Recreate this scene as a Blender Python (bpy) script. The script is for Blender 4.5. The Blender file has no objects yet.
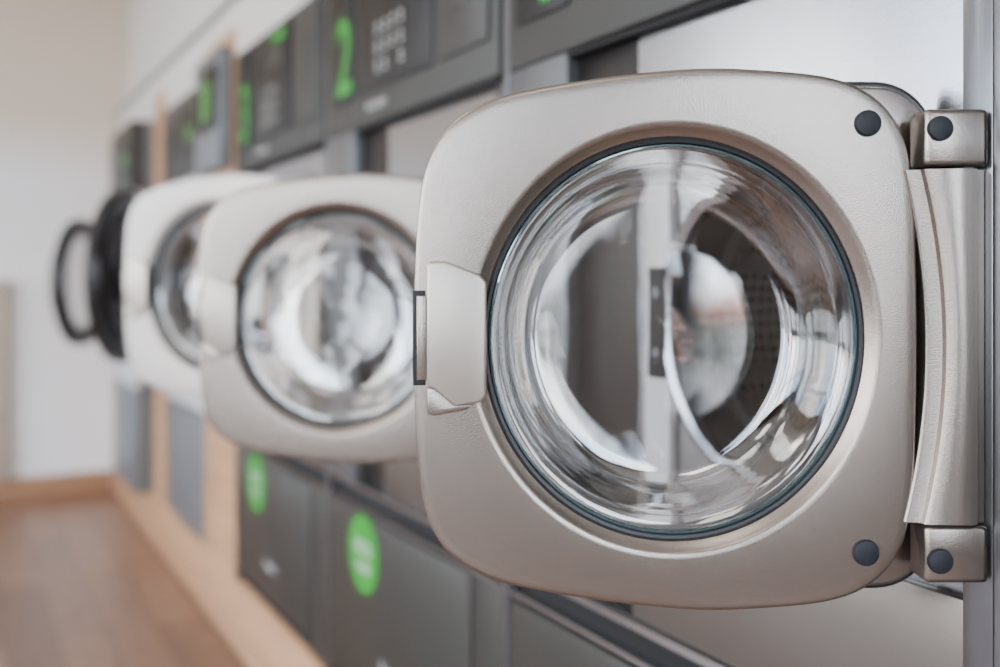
import bpy, bmesh, math, random
from mathutils import Vector, Matrix
random.seed(4)
S=bpy.context.scene
COL=S.collection
YAW=math.atan(0.55); F=1.0
D1=.745; K=D1/1000.0
CX=.6755; CZ=.997
PL=.227; W=.74; Y0=.468; MH=1.364; ZB=-.035

def lin(c):
    c=c/255.0
    return c/12.92 if c<=.04045 else ((c+.055)/1.055)**2.4
def rgb(r,g,b): return (lin(r),lin(g),lin(b),1)

def mat(name,col,rough=.5,metal=0,noise=0,bump=0,scale=200,stretch=None,coat=0,emit=None,es=0,trans=0,ior=1.45,spec=.5):
    m=bpy.data.materials.new(name); m.use_nodes=True
    nt=m.node_tree; b=nt.nodes['Principled BSDF']
    b.inputs['Base Color'].default_value=col
    b.inputs['Roughness'].default_value=rough
    b.inputs['Metallic'].default_value=metal
    b.inputs['Coat Weight'].default_value=coat
    b.inputs['Transmission Weight'].default_value=trans
    b.inputs['IOR'].default_value=ior
    b.inputs['Specular IOR Level'].default_value=spec
    if emit:
        b.inputs['Emission Color'].default_value=emit; b.inputs['Emission Strength'].default_value=es
    if noise or bump:
        tc=nt.nodes.new('ShaderNodeTexCoord'); mp=nt.nodes.new('ShaderNodeMapping')
        if stretch: mp.inputs['Scale'].default_value=stretch
        n=nt.nodes.new('ShaderNodeTexNoise'); n.inputs['Scale'].default_value=scale; n.inputs['Detail'].default_value=3
        nt.links.new(tc.outputs['Object'],mp.inputs[0]); nt.links.new(mp.outputs[0],n.inputs['Vector'])
        if noise:
            mr=nt.nodes.new('ShaderNodeMapRange')
            mr.inputs[3].default_value=1-noise; mr.inputs[4].default_value=1+noise
            nt.links.new(n.outputs['Fac'],mr.inputs[0])
            vm=nt.nodes.new('ShaderNodeVectorMath'); vm.operation='SCALE'
            vm.inputs[0].default_value=col[:3]
            nt.links.new(mr.outputs[0],vm.inputs['Scale'])
            nt.links.new(vm.outputs[0],b.inputs['Base Color'])
        if bump:
            bp=nt.nodes.new('ShaderNodeBump'); bp.inputs['Strength'].default_value=bump; bp.inputs['Distance'].default_value=.0006
            nt.links.new(n.outputs['Fac'],bp.inputs['Height']); nt.links.new(bp.outputs[0],b.inputs['Normal'])
    return m

def wood(name,c1,c2,plank=(1.2,.13),rot=0,rough=.45):
    m=bpy.data.materials.new(name); m.use_nodes=True
    nt=m.node_tree; b=nt.nodes['Principled BSDF']; b.inputs['Roughness'].default_value=rough
    tc=nt.nodes.new('ShaderNodeTexCoord'); mp=nt.nodes.new('ShaderNodeMapping')
    mp.inputs['Rotation'].default_value=(0,0,rot)
    br=nt.nodes.new('ShaderNodeTexBrick'); br.inputs['Scale'].default_value=1
    br.inputs['Brick Width'].default_value=plank[0]; br.inputs['Row Height'].default_value=plank[1]
    br.inputs['Mortar Size'].default_value=.0025
    br.inputs['Color1'].default_value=c1; br.inputs['Color2'].default_value=c2
    br.inputs['Mortar'].default_value=tuple(x*.4 for x in c1[:3])+(1,)
    mp2=nt.nodes.new('ShaderNodeMapping'); mp2.inputs['Scale'].default_value=(1.5,22,22)
    n=nt.nodes.new('ShaderNodeTexNoise'); n.inputs['Scale'].default_value=3; n.inputs['Detail'].default_value=6
    nt.links.new(tc.outputs['Object'],mp.inputs[0]); nt.links.new(mp.outputs[0],br.inputs['Vector'])
    nt.links.new(mp.outputs[0],mp2.inputs[0]); nt.links.new(mp2.outputs[0],n.inputs['Vector'])
    mr=nt.nodes.new('ShaderNodeMapRange'); mr.inputs[3].default_value=.5; mr.inputs[4].default_value=1.5
    nt.links.new(n.outputs['Fac'],mr.inputs[0])
    vm=nt.nodes.new('ShaderNodeVectorMath'); vm.operation='SCALE'
    nt.links.new(br.outputs['Color'],vm.inputs[0]); nt.links.new(mr.outputs[0],vm.inputs['Scale'])
    nt.links.new(vm.outputs[0],b.inputs['Base Color'])
    return m

M={}
M['door']=mat('champagne_paint',rgb(151,142,134),.25,.9,noise=.03,bump=.22,scale=900)
M['plate']=mat('handle_plate_paint',rgb(180,172,163),.32,.65,bump=.15,scale=900)
M['doorlight']=mat('light_door_paint',rgb(196,190,184),.38,.4,bump=.2,scale=900)
M['hinge']=mat('hinge_metal',rgb(150,142,135),.24,.92,bump=.2,scale=900)
M['steel']=mat('brushed_steel',rgb(168,169,172),.2,.97,noise=.08,bump=.15,scale=60,stretch=(1,1,30))
M['steel_d']=mat('satin_steel',rgb(126,128,132),.28,.9,noise=.04,bump=.1,scale=60,stretch=(1,1,30))
M['taupe']=mat('taupe_panel',rgb(116,109,103),.36,.7,bump=.15,scale=700)
M['grey']=mat('dark_grey_panel',rgb(66,66,62),.36,.5,noise=.03,bump=.15,scale=600)
M['column']=mat('grey_column',rgb(116,119,122),.34,.7,bump=.1,scale=600)
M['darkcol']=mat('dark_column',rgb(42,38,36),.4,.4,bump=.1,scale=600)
M['console']=mat('console_grey',rgb(54,54,51),.45,.2,bump=.1,scale=600)
M['black']=mat('control_glass',rgb(22,21,21),.4,0,noise=.02,scale=50,spec=.3)
M['rubber']=mat('black_rubber',rgb(20,21,23),.6,0,bump=.3,scale=400)
M['gasket']=mat('window_gasket_grey',rgb(36,39,42),.35,0.2,bump=.1,scale=400)
M['bolt']=mat('bolt_cap',rgb(24,28,36),.55,0,bump=.4,scale=500)
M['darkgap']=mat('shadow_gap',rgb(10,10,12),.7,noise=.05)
M['green']=mat('green_print',rgb(38,145,38),.5,0,noise=.03)
M['white']=mat('white_print',rgb(190,193,190),.5,noise=.02)
M['greenlcd']=mat('green_lcd',rgb(40,120,38),.3,0,noise=.05,emit=rgb(60,200,50),es=.1)
M['blackdoor']=mat('black_door',rgb(24,23,25),.4,0,bump=.2,scale=400)
M['edge']=mat('glass_edge',rgb(96,116,120),.1,.6,noise=.03,coat=.5)
M['whitepanel']=mat('white_panel',rgb(205,207,210),.45,.1,noise=.02,bump=.1)
M['bluegrey']=mat('bluegrey_panel',rgb(114,119,124),.4,.4,noise=.02,bump=.1)
M['wall']=mat('wall_paint',rgb(228,229,231),.85,0,noise=.015,bump=.3,scale=120)
M['darkwall']=mat('brown_grey_wall_paint',rgb(84,75,68),.8,0,noise=.03,bump=.3,scale=120)
M['fascia']=mat('fascia_paint',rgb(218,215,210),.7,0,noise=.015,bump=.2,scale=120)
M['ceiling']=mat('ceiling_paint',rgb(232,229,224),.9,0,noise=.015,bump=.2,scale=90)
M['cab']=mat('cabinet_beige',rgb(180,170,156),.6,0,noise=.02,bump=.1)
M['alu']=mat('window_frame',rgb(44,44,48),.4,.4,noise=.02,bump=.1)
M['floor']=wood('floor_wood',rgb(140,108,88),rgb(106,81,66),rot=math.pi/2,rough=.36)
M['wood']=wood('trim_wood',rgb(192,150,114),rgb(182,140,104),plank=(3,.6),rot=math.pi/2)
M['base']=wood('baseboard_wood',rgb(168,130,102),rgb(158,120,94),plank=(3,.6))
M['asphalt']=mat('asphalt',rgb(150,144,136),.9,0,noise=.15,scale=6)
M['leaf']=mat('foliage',rgb(58,60,40),.8,0,noise=.5,scale=4)
M['brick']=mat('building_render',rgb(170,96,66),.8,0,noise=.1,scale=3)
M['panel_fill']=mat('fill_panel',rgb(240,240,238),.4,emit=(1,.96,.9,1),es=9,noise=.01)  # glow of the added ceiling panels

g=bpy.data.materials.new('wall_warm_light_gradient'); g.use_nodes=True; nt=g.node_tree
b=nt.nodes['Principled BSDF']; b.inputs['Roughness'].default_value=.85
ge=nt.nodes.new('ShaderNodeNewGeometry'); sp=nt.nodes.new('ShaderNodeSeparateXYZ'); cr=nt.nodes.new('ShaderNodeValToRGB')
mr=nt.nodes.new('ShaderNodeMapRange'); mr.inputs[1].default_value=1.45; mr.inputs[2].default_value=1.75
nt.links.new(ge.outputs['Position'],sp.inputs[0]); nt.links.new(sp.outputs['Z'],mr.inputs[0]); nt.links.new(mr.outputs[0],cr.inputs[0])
cr.color_ramp.elements[0].color=rgb(241,244,248); cr.color_ramp.elements[1].color=rgb(222,208,191)  # warm light on the upper wall painted in as a soft height gradient
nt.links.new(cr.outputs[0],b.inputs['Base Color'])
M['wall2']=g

g=bpy.data.materials.new('door_glass'); g.use_nodes=True; nt=g.node_tree
b=nt.nodes['Principled BSDF']; b.inputs['Base Color'].default_value=(.975,.985,.98,1)
b.inputs['Roughness'].default_value=.0; b.inputs['Transmission Weight'].default_value=1; b.inputs['IOR'].default_value=1.52
b.inputs['Coat Weight'].default_value=1; b.inputs['Coat Roughness'].default_value=.0; b.inputs['Coat IOR'].default_value=1.95
tc=nt.nodes.new('ShaderNodeTexCoord'); n=nt.nodes.new('ShaderNodeTexNoise'); n.inputs['Scale'].default_value=17; n.inputs['Detail'].default_value=1.5
bp=nt.nodes.new('ShaderNodeBump'); bp.inputs['Strength'].default_value=.55; bp.inputs['Distance'].default_value=.002
nt.links.new(tc.outputs['Object'],n.inputs['Vector']); nt.links.new(n.outputs['Fac'],bp.inputs['Height']); nt.links.new(bp.outputs[0],b.inputs['Normal'])
M['glass']=g

g=bpy.data.materials.new('perforated_drum'); g.use_nodes=True; nt=g.node_tree
b=nt.nodes['Principled BSDF']; b.inputs['Metallic'].default_value=.9; b.inputs['Roughness'].default_value=.3
tc=nt.nodes.new('ShaderNodeTexCoord'); v=nt.nodes.new('ShaderNodeTexVoronoi'); v.inputs['Scale'].default_value=70; v.inputs['Randomness'].default_value=.1
cr=nt.nodes.new('ShaderNodeValToRGB'); cr.color_ramp.elements[0].position=.33; cr.color_ramp.elements[0].color=(.005,.005,.005,1)
cr.color_ramp.elements[1].position=.40; cr.color_ramp.elements[1].color=(.28,.27,.27,1)
nt.links.new(tc.outputs['Object'],v.inputs['Vector']); nt.links.new(v.outputs['Distance'],cr.inputs[0]); nt.links.new(cr.outputs[0],b.inputs['Base Color'])
M['drum']=g

def empty(name,loc=(0,0,0),rz=0,parent=None):
    e=bpy.data.objects.new(name,None); e.empty_display_size=.05
    e.location=loc; e.rotation_euler=(0,0,rz); COL.objects.link(e)
    if parent: e.parent=parent
    return e

def finish(bm,name,m,parent=None,sharp=35,smooth=True):
    bmesh.ops.remove_doubles(bm,verts=bm.verts,dist=1e-6)
    bmesh.ops.recalc_face_normals(bm,faces=bm.faces)
    for f in bm.faces: f.smooth=smooth
    if smooth:
        for e in bm.edges:
            if len(e.link_faces)==2 and e.calc_face_angle(0)>math.radians(sharp): e.smooth=False
    me=bpy.data.meshes.new(name); bm.to_mesh(me); bm.free()
    ms=m if isinstance(m,list) else [m]
    for x in ms: me.materials.append(x)
    o=bpy.data.objects.new(name,me); COL.objects.link(o)
    if parent: o.parent=parent
    return o

def addbox(bm,x0,x1,y0,y1,z0,z1,bev=0,seg=2):
    r=bmesh.ops.create_cube(bm,size=1); vs=r['verts']
    for v in vs:
        v.co=Vector(((x0+x1)/2+v.co.x*(x1-x0),(y0+y1)/2+v.co.y*(y1-y0),(z0+z1)/2+v.co.z*(z1-z0)))
    if bev:
        es=list({e for v in vs for e in v.link_edges})
        bmesh.ops.bevel(bm,geom=es,offset=bev,segments=seg,profile=.5,affect='EDGES')
def box(name,x0,x1,y0,y1,z0,z1,m,parent=None,bev=0,seg=2):
    bm=bmesh.new(); addbox(bm,x0,x1,y0,y1,z0,z1,bev,seg)
    return finish(bm,name,m,parent)
def boxes(name,lst,m,parent=None,bev=0):
    bm=bmesh.new()
    for l in lst: addbox(bm,*l,bev)
    return finish(bm,name,m,parent)

def lathe(name,prof,cu,cv,m,parent=None,axis='y',sz=1.0,n=112,closed=False,sharp=35,tilt=0):
    bm=bmesh.new(); rings=[]
    def pos(r,a,d):
        u=cu+r*math.cos(a); v=cv+r*math.sin(a)*sz
        if tilt:
            wgt=min(1,max(0,(-d-.02)/.05)); d-=tilt*r*math.sin(a)*wgt
        return (u,d,v) if axis=='y' else (d,u,v)
    for r,d in prof:
        if r<1e-6: rings.append([bm.verts.new(pos(0,0,d))])
        else: rings.append([bm.verts.new(pos(r,2*math.pi*i/n,d)) for i in range(n)])
    idx=list(range(len(rings)-1))
    pairs=[(i,i+1) for i in idx]
    if closed: pairs.append((len(rings)-1,0))
    for a,b in pairs:
        A,B=rings[a],rings[b]
        for i in range(n):
            j=(i+1)%n
            if len(A)==1 and len(B)==1: break
            if len(A)==1: bm.faces.new((A[0],B[i],B[j]))
            elif len(B)==1: bm.faces.new((A[i],A[j],B[0]))
            else: bm.faces.new((A[i],A[j],B[j],B[i]))
    return finish(bm,name,m,parent,sharp=sharp)

def catmull(pts,sub=8):
    out=[];n=len(pts)
    for i in range(n):
        p0,p1,p2,p3=[Vector(pts[(i+k-1)%n]) for k in range(4)]
        for s in range(sub):
            t=s/sub
            out.append(.5*((2*p1)+(-p0+p2)*t+(2*p0-5*p1+4*p2-p3)*t*t+(-p0+3*p1-3*p2+p3)*t**3))
    return out

def P(px,py): return ((985-px)*K,(340-py)*K)

def poly_solid(name,pts,y0,y1,m,parent,bev=.002,seg=3):
    bm=bmesh.new()
    a=[bm.verts.new((p[0],y1,p[1])) for p in pts]
    f=bm.faces.new(a)
    r=bmesh.ops.extrude_face_region(bm,geom=[f])
    vs=[x for x in r['geom'] if isinstance(x,bmesh.types.BMVert)]
    for v in vs: v.co.y=y0
    if bev:
        es=[e for e in bm.edges if abs(e.verts[0].co.y-y1)<1e-7 and abs(e.verts[1].co.y-y1)<1e-7]
        bmesh.ops.bevel(bm,geom=es,offset=bev,segments=seg,profile=.5,affect='EDGES')
    return finish(bm,name,m,parent)

def ray_outline(poly,c,n):
    res=[]
    m=len(poly)
    for i in range(n):
        a=2*math.pi*i/n; d=Vector((math.cos(a),math.sin(a)))
        best=None
        for j in range(m):
            p=poly[j]-c; q=poly[(j+1)%m]-c; e=q-p
            den=d.x*e.y-d.y*e.x
            if abs(den)<1e-12: continue
            t=(p.x*e.y-p.y*e.x)/den; s=(p.x*d.y-p.y*d.x)/den
            if t>0 and -1e-6<=s<=1+1e-6:
                if best is None or t>best: best=t
        res.append(c+d*best)
    return res

top=[(414,340),(415,270),(419,205),(428,160),(450,124),(496,98),(565,83),(640,73),(710,68),(780,71),(830,77),(864,89),(890,110),(907,142),(915,190),(918,260),(919,340)]
outl=top+[(x,680-y) for x,y in reversed(top[1:-1])]
OUT=catmull([P(*p) for p in outl],6)
CC=Vector(P(675,340)); RX=192*K; RZ=203/192.
N=160
OUTR=ray_outline(OUT,CC,N)

def square_door(parent,loc,theta,s=1.0,paint='door',ringmat='gasket',ringw=1.0):
    e=empty('door',loc,math.radians(90+theta),parent); e.scale=(s,s,s)
    bm=bmesh.new(); loops=[]
    def loop_out(off,y):
        L=[]
        for p in OUTR:
            d=(p-CC); l=d.length; q=CC+d*((l-off)/l); L.append(bm.verts.new((q.x,y,q.y)))
        return L
    def loop_in(off,y):
        L=[]
        for i in range(N):
            a=math.atan2(OUTR[i].y-CC.y,OUTR[i].x-CC.x)
            rx=RX+off; rz=RX*RZ+off
            r=1/math.sqrt((math.cos(a)/rx)**2+(math.sin(a)/rz)**2)
            L.append(bm.verts.new((CC.x+r*math.cos(a),y,CC.y+r*math.sin(a))))
        return L
    loops=[loop_out(.004,-.024),loop_out(0,-.022),loop_out(0,-.0035),loop_out(.0006,-.0016),loop_out(.0018,-.0005),loop_out(.0035,0),
           loop_out(.010,.0002),
           loop_in(.013,.0003),loop_in(.0095,0),loop_in(.007,-.0014),loop_in(.005,-.0037),loop_in(.0015,-.0050),loop_in(.0002,-.0060),loop_in(0,-.008),loop_in(0,-.024)]
    for k in range(len(loops)):
        A=loops[k];B=loops[(k+1)%len(loops)]
        for i in range(N):
            j=(i+1)%N; bm.faces.new((A[i],A[j],B[j],B[i]))
    finish(bm,'door_frame',M[paint],e,sharp=50)
    w=.0042*ringw
    lathe('window_gasket',[(RX+.0002,-.011),(RX+.0002,-.0065),(RX-w*.3,-.0050),(RX-w*.8,-.0055),(RX-w,-.0075),(RX-w,-.011)],CC.x,CC.y,M[ringmat],e,sz=RZ,closed=True)
    r0=RX-w
    lathe('glass_edge_ring',[(r0,-.0105),(r0-.0002,-.0072),(r0-.0018,-.0066),(r0-.0025,-.0095),(r0-.0025,-.0105)],CC.x,CC.y,M['edge'],e,sz=RZ,closed=True)
    R=r0+.0005
    fr=[(R,-.011),(R-.006,-.0112),(R-.009,-.0122),(R-.012,-.0155),(R-.0145,-.022),(R-.0175,-.034),(R-.0200,-.047),(R-.0225,-.056),(R-.0255,-.062),(R-.0290,-.066),(R-.034,-.0685),(R-.041,-.0698),(R-.070,-.0706),(R-.095,-.0710),(R-.115,-.0712),(0,-.0713)]
    bk=[(0,-.0775),(R-.115,-.0774),(R-.095,-.0772),(R-.070,-.0768),(R-.041,-.0758),(R-.032,-.074),(R-.025,-.070),(R-.0200,-.064),(R-.017,-.056),(R-.0150,-.048),(R-.0122,-.036),(R-.0095,-.024),(R-.006,-.0175),(R,-.0165)]
    lathe('glass_bowl',fr+bk,CC.x,CC.y,M['glass'],e,sz=RZ,closed=True,n=144,sharp=80,tilt=.03)
    lathe('rear_clamp_ring',[(R+.014,-.024),(R+.014,-.038),(R+.008,-.041),(R-.002,-.039),(R-.004,-.032),(R-.001,-.017),(R+.002,-.017),(R+.002,-.024)],CC.x,CC.y,M['steel_d'],e,sz=RZ,closed=True)
    plate=[P(428,266),P(431,262),P(447,262),P(480,275),P(487,283),P(487,395),P(481,402),P(455,406),P(434,388),P(428,386)]
    poly_solid('handle_plate',plate,-.002,.0085,M['plate'],e,.0022)
    lowpl=[P(428,388),P(434,388),P(457,405),P(475,405),P(466,410),P(434,416),P(428,413)]
    poly_solid('handle_plate_lower',lowpl,-.002,.0035,M['hinge'],e,.001)
    lt=[P(413,291),P(426,291),P(426,386),P(413,386)]
    poly_solid('latch_slot',lt,-.022,.0008,M['rubber'],e,.001)
    lt=[P(417,296),P(427,296),P(427,381),P(417,381)]
    poly_solid('latch_insert',lt,-.018,.0022,M['hinge'],e,.001)
    for px,py in((868,124),(866,553)):
        u,v=P(px,py)
        lathe('bolt_cap',[(13.2*K,-.001),(13.2*K,.002),(12.2*K,.0034),(10*K,.004),(0,.0046)],u,v,M['bolt'],e,n=40)
    bm=bmesh.new(); rows=[]
    nr=28
    for i in range(nr+1):
        py=171+ (522-171)*i/nr; t=(py-346.5)/175.5
        le=904+22*(1-t*t)
        cols=[(le,-.018),(le,.0005),(le+1.5,.002),(le+11,.0038),(le+14,.0048),(le+16,.0085),(le+20,.0105),(952,.0125),(966,.0125),(971,.0110),(974,.007),(984,.001),(986,-.016)]
        rows.append([bm.verts.new((P(c[0],0)[0],c[1],P(0,py)[1])) for c in cols])
    for i in range(nr):
        for j in range(len(rows[0])-1): bm.faces.new((rows[i][j],rows[i+1][j],rows[i+1][j+1],rows[i][j+1]))
        bm.faces.new((rows[i][-1],rows[i+1][-1],rows[i+1][0],rows[i][0]))
    bm.faces.new(rows[0]); bm.faces.new(rows[-1])
    finish(bm,'hinge_cover',M['hinge'],e,sharp=30)
    for (ya,yb,by) in((111,168,131),(524,581,558)):
        bm=bmesh.new()
        addbox(bm,P(984,0)[0],P(921,0)[0],-.022,.009,P(0,yb)[1],P(0,ya)[1],.004,3)
        finish(bm,'hinge_block',M['hinge'],e)
        u,v=P(935,by)
        lathe('hinge_bolt_cap',[(12.5*K,.008),(12.5*K,.011),(11.5*K,.0124),(9*K,.013),(0,.0136)],u,v,M['bolt'],e,n=40)
    bm=bmesh.new(); addbox(bm,-.006,.012,-.03,-.006,P(0,580)[1],P(0,113)[1],.004,3)
    finish(bm,'hinge_post',M['steel_d'],e)
    def cshape(x1,y0,y1,r,xi,n=10):
        pts=[(826,y0)]
        for cx,cy,a0 in((x1-r,y0+r,270),(x1-r,y1-r,0)):
            for i in range(n+1):
                a=math.radians(a0+90*i/n); pts.append((cx+r*math.cos(a),cy+r*math.sin(a)))
        pts+=[(826,y1),(826,y1-34),(xi-10,y1-60),(xi,y1-80),(xi,y0+80),(xi-10,y0+60),(826,y0+34)]
        return pts
    poly_solid('hinge_bracket',[P(*p) for p in cshape(950,80,598,58,893)],-.044,-.030,M['hinge'],e,.002)
    poly_solid('bracket_rim',[P(*p) for p in cshape(957,75,603,60,891)],-.046,-.0405,M['steel'],e,.002)
    poly_solid('bracket_seal',[P(*p) for p in cshape(962,70,608,64,889)],-.052,-.0445,M['gasket'],e,.002)
    return e

def round_door(parent,loc,rz,R,ri=.74,arm=.035,gl='glass'):
    e=empty('door',loc,rz,parent)
    c=R+arm
    lathe('door_ring',[(R,-.03),(R,-.006),(R-.006,0),(R-.02,.004),(R*(ri+.03),.004),(R*(ri+.01),-.002),(R*ri,-.03)],c,0,M['blackdoor'],e,closed=True,n=72)
    r=R*ri
    lathe('glass_bowl',[(r,-.012),(r-.015,-.03),(r-.03,-.07),(r-.07,-.09),(0,-.095),(0,-.10),(r-.068,-.095),(r-.026,-.074),(r-.011,-.03),(r,-.017)],c,0,M[gl],e,closed=True,n=72,sharp=80)
    bm=bmesh.new(); addbox(bm,-.004,arm+.02,-.03,.008,-.07,.07,.004); finish(bm,'hinge_arm',M['blackdoor'],e)
    bm=bmesh.new(); addbox(bm,c+R-.03,c+R-.005,-.012,.016,-.05,.05,.005); finish(bm,'door_handle',M['blackdoor'],e)
    return e

def panel_hole(name,x,y0,y1,z0,z1,cy,cz,r,m,parent,n=96):
    bm=bmesh.new()
    angs=sorted(set([2*math.pi*i/n for i in range(n)]+[math.atan2(b-cz,a-cy)%(2*math.pi) for a in(y0,y1) for b in(z0,z1)]))
    A=[];B=[];C=[]
    for a in angs:
        c,s=math.cos(a),math.sin(a)
        t=min([((y1-cy)/c if c>1e-9 else 1e9),((y0-cy)/c if c<-1e-9 else 1e9),((z1-cz)/s if s>1e-9 else 1e9),((z0-cz)/s if s<-1e-9 else 1e9)])
        A.append(bm.verts.new((x,cy+r*c,cz+r*s))); B.append(bm.verts.new((x,cy+t*c,cz+t*s))); C.append(bm.verts.new((x+.02,cy+t*c,cz+t*s)))
    for i in range(len(angs)):
        j=(i+1)%len(angs)
        bm.faces.new((A[i],A[j],B[j],B[i])); bm.faces.new((B[i],B[j],C[j],C[i]))
    return finish(bm,name,m,parent)

def text(name,body,size,loc,m,parent,sx=1.0):
    c=bpy.data.curves.new(name,'FONT'); c.body=body; c.size=size; c.align_x='CENTER'; c.align_y='CENTER'; c.extrude=.0004
    if name=='number': c.offset=.0025
    tmp=bpy.data.objects.new(name,c); COL.objects.link(tmp)
    dg=bpy.context.evaluated_depsgraph_get(); me=bpy.data.meshes.new_from_object(tmp.evaluated_get(dg))
    COL.objects.unlink(tmp); bpy.data.objects.remove(tmp)
    R=Matrix(((0,0,-1,0),(-1,0,0,0),(0,1,0,0),(0,0,0,1)))
    me.transform(Matrix.Translation(loc)@R@Matrix.Diagonal((sx,1,1,1)))
    me.materials.clear(); me.materials.append(m)
    o=bpy.data.objects.new(name,me); COL.objects.link(o); o.parent=parent
    return o

def disc(name,r,x,y,z,m,parent):
    return lathe(name,[(r,x+.0005),(r,x-.0008),(0,x-.0008)],y,z,m,parent,axis='x',n=48)

def washer(y,num,theta=61.2,s=1.0,dz=0.0,paint='door',ring='gasket',rw=1.0,sticker=True):
    e=empty('washing_machine',(CX,y,PL))
    g0,g1=.004,W-.004
    bm=bmesh.new()
    addbox(bm,.03,.70,g0,g0+.012,ZB,MH); addbox(bm,.03,.70,g1-.012,g1,ZB,MH)
    addbox(bm,.03,.70,g0+.012,g1-.012,MH-.012,MH); addbox(bm,.69,.70,g0+.012,g1-.012,ZB,MH-.012)
    finish(bm,'body_shell',M['grey'],e)
    cy=.011+(985-675)*K*s; cz=.725+dz; ro=.150*s
    ye=cy+ro+.062
    panel_hole('steel_front',.012,.030,ye,.385,1.052,cy,cz,ro,M['steel'],e)
    box('near_post',0,.03,g0,.030,.385,1.052,M['steel_d'],e,.002)
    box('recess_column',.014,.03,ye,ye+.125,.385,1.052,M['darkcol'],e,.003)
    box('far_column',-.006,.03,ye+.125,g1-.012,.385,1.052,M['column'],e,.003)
    lathe('mouth_rim',[(ro+.012,.013),(ro+.011,.002),(ro+.004,-.002),(ro-.004,.002),(ro-.006,.012)],cy,cz,M['steel'],e,axis='x')
    lathe('mouth_gasket',[(ro-.006,.012),(ro-.008,.03),(ro-.002,.06),(ro-.016,.062),(ro-.016,.072),(ro+.01,.076)],cy,cz,M['rubber'],e,axis='x')
    rd=min(.205,cy-.03)
    lathe('drum',[(ro-.014,.075),(rd-.015,.09),(rd,.105),(rd,.45),(rd-.02,.47),(0,.47)],cy,cz,M['drum'],e,axis='x')
    box('lock_plate',.002,.014,cy+ro-.004,cy+ro+.040,cz-.23,cz+.23,M['whitepanel'],e,.003)
    box('lock_slot',-.004,.006,cy+ro-.001,cy+ro+.025,cz-.062,cz+.058,M['rubber'],e,.002)
    disc('lock_led',.006,-.004,cy+ro+.012,cz+.030,M['bluegrey'],e)
    disc('lock_led',.005,-.004,cy+ro+.012,cz-.035,M['bluegrey'],e)
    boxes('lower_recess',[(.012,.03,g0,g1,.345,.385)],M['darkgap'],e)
    boxes('silver_trims',[(-.004,.02,g0,g1,.376,.385),(-.004,.02,g0,g1,.339,.346),(-.004,.03,.104,.110,ZB+.01,.339)],M['steel'],e)
    box('taupe_panel',.002,.0125,.030,ye,.386,.525,M['taupe'],e,.002)
    box('lower_near_panel',0,.03,g0,.104,ZB+.004,.339,M['grey'],e,.003)
    box('lower_access_panel',-.006,.03,.112,g1-.012,.0,.334,M['grey'],e,.006)
    box('toe_panel',.01,.03,.112,g1,ZB,.0,M['darkgap'],e)
    if sticker:
        disc('round_sticker',.072,-.006,.533,.262,M['green'],e)
        text('sticker_text','eco',.055,(-.0075,.533,.278),M['white'],e)
        text('sticker_text','wash',.036,(-.0075,.533,.238),M['white'],e)
        text('logo_text','laundry',.03,(-.0075,.40,.085),M['white'],e)
    zc0,zc1=1.051,MH
    cx=-.010
    box('console',cx,.03,g0+.004,g1-.014,zc0,zc1,M['console'],e,.005,3)
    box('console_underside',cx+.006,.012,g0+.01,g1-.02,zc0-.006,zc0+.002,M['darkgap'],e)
    box('number_panel',cx-.004,cx+.002,.565,.695,zc0+.055,zc1-.012,M['black'],e,.003)
    box('control_panel',cx-.004,cx+.002,.215,.535,zc0+.055,zc1-.012,M['black'],e,.003)
    box('coin_panel',cx-.006,cx+.002,.03,.190,zc0+.055,zc1-.012,M['console'],e,.004)
    box('coin_slot_plate',cx-.008,cx-.005,.09,.15,zc0+.12,zc0+.24,M['console'],e,.002)
    text('number',num,.205,(cx-.0045,.615,zc0+.135),M['green'],e,.9)
    bm=bmesh.new()
    for i in range(4):
        for j in range(3):
            if random.random()<.9:
                yy=.33+i*.035; zz=zc0+.085+j*.034
                addbox(bm,cx-.0052,cx-.004,yy,yy+.016,zz,zz+.004)
                addbox(bm,cx-.0052,cx-.004,yy+.004,yy+.013,zz+.010,zz+.018)
    finish(bm,'control_icons',M['white'],e)
    box('display',cx-.0055,cx-.004,.28,.40,zc0+.215,zc0+.255,M['console'],e)
    box('display_green_label',cx-.0055,cx-.004,.26,.36,zc0+.268,zc0+.290,M['green'],e)
    if sticker: text('console_text','PROGRAM',.02,(cx-.001,.46,zc0+.03),M['white'],e)
    square_door(e,(0,.011,.725+dz),theta,s,paint,ring,rw)
    box('gap_strip',-.007,.02,g1-.011,g1+.0035,ZB,MH,M['steel_d'],e,.002)
    return e

washer(Y0,'1',sticker=False)
washer(Y0+W,'2',dz=-.010)
washer(Y0+2*W,'3',theta=42,s=1.19,dz=.026,paint='doorlight',ring='rubber',rw=3.2)
washer(Y0-W,'8',theta=4)
washer(Y0-2*W,'9',theta=4)

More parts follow.
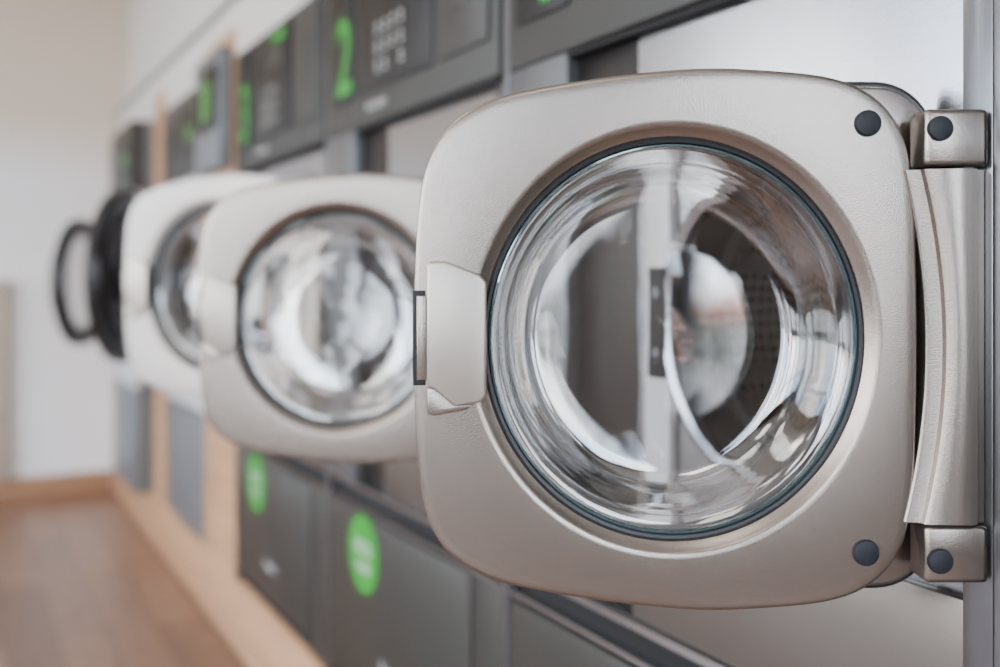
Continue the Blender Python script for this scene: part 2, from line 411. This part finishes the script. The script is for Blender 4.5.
def dryer(y0,y1,hinge_y,R,cz,th,xf=0,ri=.74,arm=.035,gl='glass'):
    e=empty('tumble_dryer',(CX-xf,y0,PL)); w=y1-y0
    bm=bmesh.new()
    addbox(bm,.03,.70,.003,.015,ZB,MH); addbox(bm,.03,.70,w-.015,w-.003,ZB,MH); addbox(bm,.03,.70,.015,w-.015,MH-.012,MH); addbox(bm,.69,.70,.015,w-.015,ZB,MH-.012)
    finish(bm,'body_shell',M['bluegrey'],e)
    hy=hinge_y-y0
    ro=R*.75
    cy=w/2
    panel_hole('front_panel',0,.003,w-.003,.36,1.10,cy,cz-PL,ro,M['whitepanel'],e)
    lathe('mouth',[(ro+.004,-.002),(ro-.006,.0),(ro-.008,.07),(ro+.03,.08),(ro+.03,.45),(0,.46)],cy,cz-PL,M['drum'],e,axis='x')
    box('lower_panel',0,.03,.003,w-.003,ZB,.35,M['bluegrey'],e,.004)
    box('console',-.012,.03,.003,w-.003,1.105,MH,M['console'],e,.004)
    box('display',-.016,-.010,.08,w-.2,1.16,1.30,M['black'],e,.002)
    box('display_screen',-.018,-.015,.12,.20,1.21,1.25,M['greenlcd'],e)
    round_door(e,(-.004,hy,cz-PL),math.radians(-90-th),R,ri,arm,gl)
    return e
g=mat('tinted_door_glass',(.12,.12,.13,1),.05,0,noise=.02,trans=.6,ior=1.45); M['tint']=g
YA0,YA1=3.07,3.70
YB0,YB1=3.92,4.50
dryer(YA0,YA1,3.69,.28,1.005,30,0,.74,.035,'tint')
dryer(YB0,YB1,4.42,.245,.985,28,.07,.77,.055)

yend=Y0+3*W
def filler(name,ya,yb):
    box(name,CX-.004,CX+.03,ya,yb,PL+ZB,1.68,M['wood'],None,.002)
filler('trim_1',yend+.004,YA0-.004)
filler('trim_2',YA1+.004,YB0-.004)
filler('trim_3',YB1+.004,4.985)
e=empty('payment_terminal',(CX,(yend+YA0)/2,1.34))
box('housing',-.04,-.0045,-.16,.16,-.04,.29,M['bluegrey'],e,.006)
box('screen_bezel',-.046,-.039,-.13,.06,.07,.25,M['black'],e,.003)
box('screen',-.048,-.045,-.06,.03,.10,.21,M['greenlcd'],e)
box('card_slot',-.046,-.039,.08,.12,.08,.2,M['black'],e,.002)

box('trim_plinth',CX-.006,1.38,-2.55,4.98,0.0,PL+ZB-.002,M['wood'],None,.003)
box('wall_fascia',CX-.002,CX+.10,-2.55,4.98,PL+MH+.004,1.76,M['fascia'],None,.003)
box('trim_fascia',CX-.012,CX-.003,-2.55,4.98,1.745,1.76,M['steel_d'],None,.001)
box('floor',-2.8,1.5,-2.6,5.0,-.1,0,M['floor'])
box('ceiling',-2.9,1.6,-2.7,5.1,2.9,3.0,M['ceiling'])
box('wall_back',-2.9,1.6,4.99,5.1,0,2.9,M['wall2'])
box('wall_right',1.45,1.6,-2.6,4.99,0,2.9,M['wall'])
box('wall_right_upper',CX+.06,CX+.10,-2.55,4.985,1.76,2.9,M['fascia'])
box('baseboard_back',-2.8,CX-.01,4.972,4.989,0,.105,M['base'],None,.003)
def winwall_x(x0,x1,y0,y1,n,name,k):
    L=y1-y0; st=L/n; pier=.22
    lst=[(x0,x1,y0,y1,0,.35),(x0,x1,y0,y1,2.55,2.9)]
    for i in range(n+1):
        yc=y0+i*st; a=max(y0,yc-pier/2); b=min(y1,yc+pier/2); lst.append((x0,x1,a,b,.35,2.55))
    boxes(name,lst,M['darkwall'])
    for i in range(n):
        a=y0+i*st+pier/2; b=y0+(i+1)*st-pier/2; xm=(x0+x1)/2
        m=(a+b)/2
        boxes('window_%d'%(k+i),[(xm-.03,xm+.03,a,a+.05,.35,2.55),(xm-.03,xm+.03,b-.05,b,.35,2.55),(xm-.03,xm+.03,a,b,.35,.41),(xm-.03,xm+.03,a,b,2.49,2.55),(xm-.03,xm+.03,m-.025,m+.025,.41,2.49),(xm-.025,xm+.025,a,b,1.95,1.99)],M['alu'])
def winwall_y(y0,y1,x0,x1,ops,name,k):
    za,zb=.60,2.45
    lst=[(x0,x1,y0,y1,0,za),(x0,x1,y0,y1,zb,2.9)]
    c=x0
    for a,b in ops: lst.append((c,a,y0,y1,za,zb)); c=b
    lst.append((c,x1,y0,y1,za,zb))
    boxes(name,lst,M['darkwall'])
    for i,(a,b) in enumerate(ops):
        ym=(y0+y1)/2; m=(a+b)/2
        boxes('window_%d'%(k+i),[(a,a+.04,ym-.03,ym+.03,za,zb),(b-.04,b,ym-.03,ym+.03,za,zb),(a,b,ym-.03,ym+.03,za,za+.04),(a,b,ym-.03,ym+.03,zb-.06,zb),(m-.02,m+.02,ym-.03,ym+.03,za+.04,zb-.06)],M['alu'])
winwall_x(-2.9,-2.8,-2.6,4.99,5,'wall_left',1)
winwall_y(-2.7,-2.6,-2.8,1.45,[(-2.6,-1.5),(-.62,.30),(.62,1.25)],'wall_front',6)

e=empty('storage_cabinet',(.235,4.988,.107))
box('carcass',-.75,0,-.05,-.001,.0,.86,M['cab'],e,.004)
boxes('cabinet_doors',[(-.74,-.38,-.062,-.052,.03,.83),(-.37,-.01,-.062,-.052,.03,.83)],M['cab'],e,.003)
box('cabinet_top',-.76,.005,-.066,-.001,.861,.88,M['cab'],e,.003)

for i,(x,y) in enumerate(((-.6,-.9),(-.6,1.3),(-.6,3.5),(-1.9,.2),(-1.9,2.4))):  # unseen ceiling panels, added to brighten the room
    e=empty('ceiling_fill_light',(x,y,2.9))
    box('fill_housing',-.32,.32,-.32,.32,-.04,-.001,M['whitepanel'],e,.004)
    box('fill_diffuser',-.29,.29,-.29,.29,-.046,-.038,M['panel_fill'],e)

box('ground',-160,160,-160,160,-.35,-.15,M['asphalt'])
def hedge(name,c,n,spread,h):
    bm=bmesh.new()
    for i in range(n):
        r=random.uniform(.8,1.4)*h
        m=Matrix.Translation((c[0]+random.uniform(-1,1)*spread[0],c[1]+random.uniform(-1,1)*spread[1],r*.5-.2))
        bmesh.ops.create_icosphere(bm,subdivisions=3,radius=r,matrix=m)
    for v in bm.verts:
        v.co+=Vector((random.uniform(-1,1),random.uniform(-1,1),random.uniform(-1,1)))*.1*h
    return finish(bm,name,M['leaf'],None)
hedge('tree_line',(-30,6,0),34,(1.5,20),.9)
hedge('tree_line',(0,-60,0),50,(34,2),1.3)
def house(x,y):
    e=empty('house',(x,y,-.15))
    box('house_walls',-3,3,-4,4,0,2.4,M['fascia'],e)
    bm=bmesh.new()
    vs=[bm.verts.new(p) for p in((-3.4,-4.4,2.4),(3.4,-4.4,2.4),(0,-4.4,3.8),(-3.4,4.4,2.4),(3.4,4.4,2.4),(0,4.4,3.8))]
    for f in((0,1,2),(3,5,4),(0,3,4,1),(1,4,5,2),(0,2,5,3)): bm.faces.new([vs[i] for i in f])
    finish(bm,'roof',M['brick'],e,smooth=False)
house(-60,-50); house(-38,-120); house(-20,-128); house(-2,-122)

w=bpy.data.worlds.new('world'); S.world=w; w.use_nodes=True; nt=w.node_tree
bg=nt.nodes['Background']; tc=nt.nodes.new('ShaderNodeTexCoord'); sp=nt.nodes.new('ShaderNodeSeparateXYZ')
cr=nt.nodes.new('ShaderNodeValToRGB'); cr.color_ramp.elements[0].position=.0; cr.color_ramp.elements[0].color=(.70,.82,.95,1)
cr.color_ramp.elements[1].position=.45; cr.color_ramp.elements[1].color=(.30,.48,.80,1)
ns=nt.nodes.new('ShaderNodeTexNoise'); ns.inputs['Scale'].default_value=5; ns.inputs['Detail'].default_value=5
c2=nt.nodes.new('ShaderNodeValToRGB'); c2.color_ramp.elements[0].position=.44; c2.color_ramp.elements[1].position=.58
mx=nt.nodes.new('ShaderNodeMix'); mx.data_type='RGBA'; mx.inputs[7].default_value=(1.05,1.02,1,1)
nt.links.new(tc.outputs['Generated'],sp.inputs[0]); nt.links.new(sp.outputs['Z'],cr.inputs[0])
nt.links.new(tc.outputs['Generated'],ns.inputs['Vector']); nt.links.new(ns.outputs['Fac'],c2.inputs[0])
nt.links.new(c2.outputs['Color'],mx.inputs[0]); nt.links.new(cr.outputs[0],mx.inputs[6])
nt.links.new(mx.outputs[2],bg.inputs['Color']); bg.inputs['Strength'].default_value=14.5

cd=bpy.data.cameras.new('camera'); cam=bpy.data.objects.new('camera',cd); COL.objects.link(cam)
cd.sensor_width=36; cd.lens=36; cd.shift_y=-.0545; cd.clip_start=.02
cam.location=(0,0,CZ); cam.rotation_euler=(math.pi/2,0,-YAW)
cd.dof.use_dof=True; cd.dof.focus_distance=.745; cd.dof.aperture_fstop=2.4
S.camera=cam
